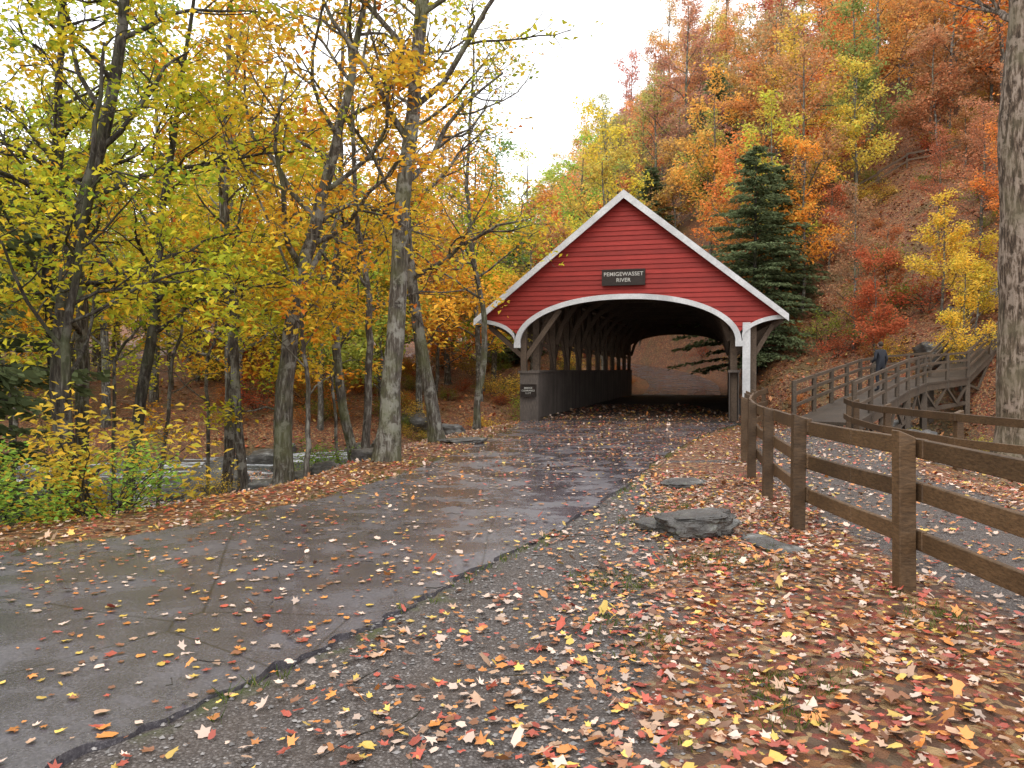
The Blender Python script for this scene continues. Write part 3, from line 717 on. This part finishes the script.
def grass(name,n,dens,x0,x1,y0,y1,seed,h=.09):
    r=np.random.RandomState(seed); x=x0+(x1-x0)*r.rand(n); y=y0+(y1-y0)*r.rand(n); k=r.rand(n)<dens(x,y); x,y=x[k],y[k]
    m=7; x=np.repeat(x,m)+r.normal(size=len(x)*m)*.02; y=np.repeat(y,m)+r.normal(size=len(y)*m)*.02; n=len(x); z=H(x,y)-.005
    a=r.rand(n)*6.28; L=h*(.4+.9*r.rand(n)); w=.003+.002*r.rand(n); lean=r.normal(size=(n,2))*.5*L[:,None]
    b=np.stack([x,y,z],1); s=np.stack([np.cos(a)*w,np.sin(a)*w,0*a],1); t=b+np.concatenate([lean,L[:,None]],1)
    V=np.stack([b-s,b+s,t+s*.2,t-s*.2],1).reshape(-1,3)
    obj(name,fast_mesh(name,V,np.arange(4*n).reshape(n,4),palette(r,n,[(.09,.14,.03,3),(.15,.18,.05,2),(.24,.20,.09,1.5)]),[M_leaf]))
grass('grass',34000,lambda x,y:(~inpoly(x,y,roadpoly))*(np.maximum(1-ss(.02,.22,pdist(x,y,RDl)),1-ss(.05,.5,pdist(x,y,LDl)))*ss(.40,.62,fbm(x*1.7,y*1.7,31))),-9,7,1.5,25,31,.06)
grass('grass',9000,lambda x,y:(~inpoly(x,y,roadpoly))*(x<2.9)*(x>.3)*ss(.60,.72,fbm(x*1.5,y*1.5,37)),0,3,1.5,20,32,.05)
r=np.random.RandomState(5); n=12000; x=-3.5+6.5*r.rand(n); y=1.6+9*r.rand(n)
k=(~inpoly(x,y,roadpoly))&(x>-4)&(pdist(x,y,RDl)<2.4)&~inpoly(x,y,leftpoly); x,y=x[k],y[k]; n=len(x)
s=.005+.012*r.rand(n)**2; O=np.array([(1,0,0),(0,1,0),(-1,0,0),(0,-1,0),(.1,.1,.8),(0,0,-1)]) ; z=H(x,y)+s*.3
q=O[None]*(s[:,None,None]*(.7+.6*r.rand(n,6,1)))*np.array([1.2,1,.8]); a=r.rand(n)*6.28
qx=q[...,0]*np.cos(a)[:,None]-q[...,1]*np.sin(a)[:,None]; qy=q[...,0]*np.sin(a)[:,None]+q[...,1]*np.cos(a)[:,None]
V=np.stack([x[:,None]+qx,y[:,None]+qy,z[:,None]+q[...,2]],-1).reshape(-1,3)
f=np.array([(0,1,4),(1,2,4),(2,3,4),(3,0,4)]); F=(f[None]+np.arange(n)[:,None,None]*6).reshape(-1,3)
cc=np.repeat((.09+.2*r.rand(n))[:,None]*np.array([1,.92,.87]),4,0)
obj('gravel',fast_mesh('gravel',V,F,cc,[M_gleaf]))
g=Geo(); r=np.random.RandomState(77)
for k in range(110):
    x=-2+5*r.rand(); y=2.2+14*r.rand(); a=r.rand()*6.28; L=.08+.3*r.rand()**2
    z=(.03 if inpoly(np.array([x]),np.array([y]),roadpoly)[0] else Hs(x,y)+.02)
    P=np.array([(x+math.cos(a)*L*t,y+math.sin(a)*L*t,z+.01+.01*r.rand()) for t in (0,.35,.7,1)]); P[:,:2]+=r.normal(size=(4,2))*.012
    g.tube(P,np.array([1,.9,.7,.4])*.004,4)
obj('fallen_twigs',g.mesh('fallen_twigs',[M_bark2]))

# ------------------------------------------------------------------ hiker
def hiker():
    loc=(12.95,28.1,.84); e=empty('hiker',loc,math.radians(200))
    J={'pel':(0,0,.95,.13),'sp':(0,.0,1.15,.125),'ch':(0,-.01,1.36,.15),'nk':(0,-.02,1.5,.06),
       'hl':(.1,0,.9,.085),'kl':(.11,-.03,.5,.062),'al':(.11,.02,.1,.045),'tl':(.12,-.14,.04,.04),
       'hr':(-.1,0,.9,.085),'kr':(-.12,.03,.5,.062),'ar':(-.13,.06,.1,.045),'tr':(-.14,-.10,.04,.04),
       'sl':(.19,0,1.42,.065),'el':(.26,.02,1.14,.05),'wl':(.2,-.2,1.02,.036),
       'sr':(-.19,0,1.42,.065),'er':(-.26,.03,1.14,.05),'wr':(-.24,-.08,.9,.036)}
    E=[('pel','sp'),('sp','ch'),('ch','nk'),('pel','hl'),('hl','kl'),('kl','al'),('al','tl'),('pel','hr'),('hr','kr'),('kr','ar'),('ar','tr'),('ch','sl'),('sl','el'),('el','wl'),('ch','sr'),('sr','er'),('er','wr')]
    ks=list(J); me=bpy.data.meshes.new('body'); me.from_pydata([J[k][:3] for k in ks],[(ks.index(a),ks.index(b)) for a,b in E],[]); me.materials.append(M_jacket)
    o=obj('clothed_body',me,e); o.modifiers.new('s','SKIN')
    for i,k in enumerate(ks): me.skin_vertices[0].data[i].radius=(J[k][3],)*2; me.skin_vertices[0].data[i].use_root=(k=='pel')
    o.modifiers.new('ss','SUBSURF').levels=2; o.modifiers['ss'].render_levels=2
    def blob(nm,loc,s,mat,par):
        bm=bmesh.new(); bmesh.ops.create_uvsphere(bm,u_segments=20,v_segments=14,radius=1)
        for v in bm.verts:
            if nm=='head':
                if v.co.z<0: v.co.x*=1+.25*v.co.z
                if v.co.y<-.85 and abs(v.co.x)<.25 and -.3<v.co.z<.15: v.co.y-=.18
        me=bpy.data.meshes.new(nm); bm.to_mesh(me); bm.free(); me.materials.append(mat)
        for p in me.polygons: p.use_smooth=True
        q=obj(nm,me,par,loc); q.scale=s; return q
    blob('head',(0,-.03,1.63),(.078,.095,.115),M_skin,e); blob('hair',(0,.0,1.665),(.088,.1,.1),M_hair,e)
    for s in (-1,1):
        blob('ear',(s*.08,-.02,1.62),(.012,.02,.03),M_skin,e); blob('eye',(s*.03,-.12,1.64),(.012,.008,.01),M_hair,e)
    blob('mouth',(0,-.12,1.575),(.022,.008,.006),M_hair,e)
    for wx,wy,wz in ((.2,-.2,1.02),(-.24,-.08,.9)):
        h=[(wx,wy,wz)]; ed=[]; rad=[.022]
        pr=(wx,wy-.04,wz-.06); h.append(pr); ed.append((0,1)); rad.append(.03)
        for f in range(4):
            a=len(h); h+= [(pr[0]+(f-1.5)*.02,pr[1]-.02,pr[2]-.035),(pr[0]+(f-1.5)*.02,pr[1]-.04,pr[2]-.06-.006*(f in(1,2)))]; rad+=[.009,.007]; ed+=[(1,a),(a,a+1)]
        a=len(h); h.append((pr[0]+.045,pr[1]-.02,pr[2]+.005)); rad.append(.009); ed.append((1,a))
        me=bpy.data.meshes.new('hand'); me.from_pydata(h,ed,[]); me.materials.append(M_skin); q=obj('hand',me,e); q.modifiers.new('s','SKIN')
        for i,rr in enumerate(rad): me.skin_vertices[0].data[i].radius=(rr,rr)
        q.modifiers.new('ss','SUBSURF').levels=1
hiker()

# ------------------------------------------------------------------ light, sky, camera
w=bpy.data.worlds.new('World'); S.world=w; w.use_nodes=True; t=w.node_tree; bg=t.nodes['Background']
sky=t.nodes.new('ShaderNodeTexSky'); sky.sky_type='NISHITA'; sky.sun_disc=False; sky.sun_elevation=math.radians(48); sky.sun_rotation=math.radians(200)
tc=t.nodes.new('ShaderNodeTexCoord'); nz=t.nodes.new('ShaderNodeTexNoise'); nz.inputs['Scale'].default_value=2.2; nz.inputs['Detail'].default_value=4
t.links.new(tc.outputs['Generated'],nz.inputs['Vector'])
rp=t.nodes.new('ShaderNodeValToRGB'); rp.color_ramp.elements[0].position=.3; rp.color_ramp.elements[1].position=.7
rp.color_ramp.elements[0].color=(.87,.9,.95,1); rp.color_ramp.elements[1].color=(1,.99,.98,1); t.links.new(nz.outputs['Fac'],rp.inputs[0])
mu=t.nodes.new('ShaderNodeVectorMath'); mu.operation='SCALE'; mu.inputs['Scale'].default_value=22.5; t.links.new(rp.outputs[0],mu.inputs[0])
mx=t.nodes.new('ShaderNodeMix'); mx.data_type='RGBA'; mx.inputs[0].default_value=.9; t.links.new(sky.outputs[0],mx.inputs[6]); t.links.new(mu.outputs[0],mx.inputs[7])
t.links.new(mx.outputs[2],bg.inputs[0]); bg.inputs[1].default_value=.10
su=bpy.data.lights.new('sun','SUN'); su.energy=1.2; su.angle=math.radians(30); su.color=(1,.95,.88); so=bpy.data.objects.new('sun',su); S.collection.objects.link(so)
az=math.radians(200); el=math.radians(48); dv=Vector((math.sin(az)*math.cos(el),math.cos(az)*math.cos(el),math.sin(el)))
so.rotation_euler=dv.to_track_quat('Z','Y').to_euler()
cam=bpy.data.cameras.new('camera'); co=bpy.data.objects.new('camera',cam); S.collection.objects.link(co); S.camera=co
cam.sensor_width=36; cam.lens=28.1; cam.clip_end=2000; co.location=(0,0,1.6); co.rotation_euler=(math.radians(89.0),0,0)
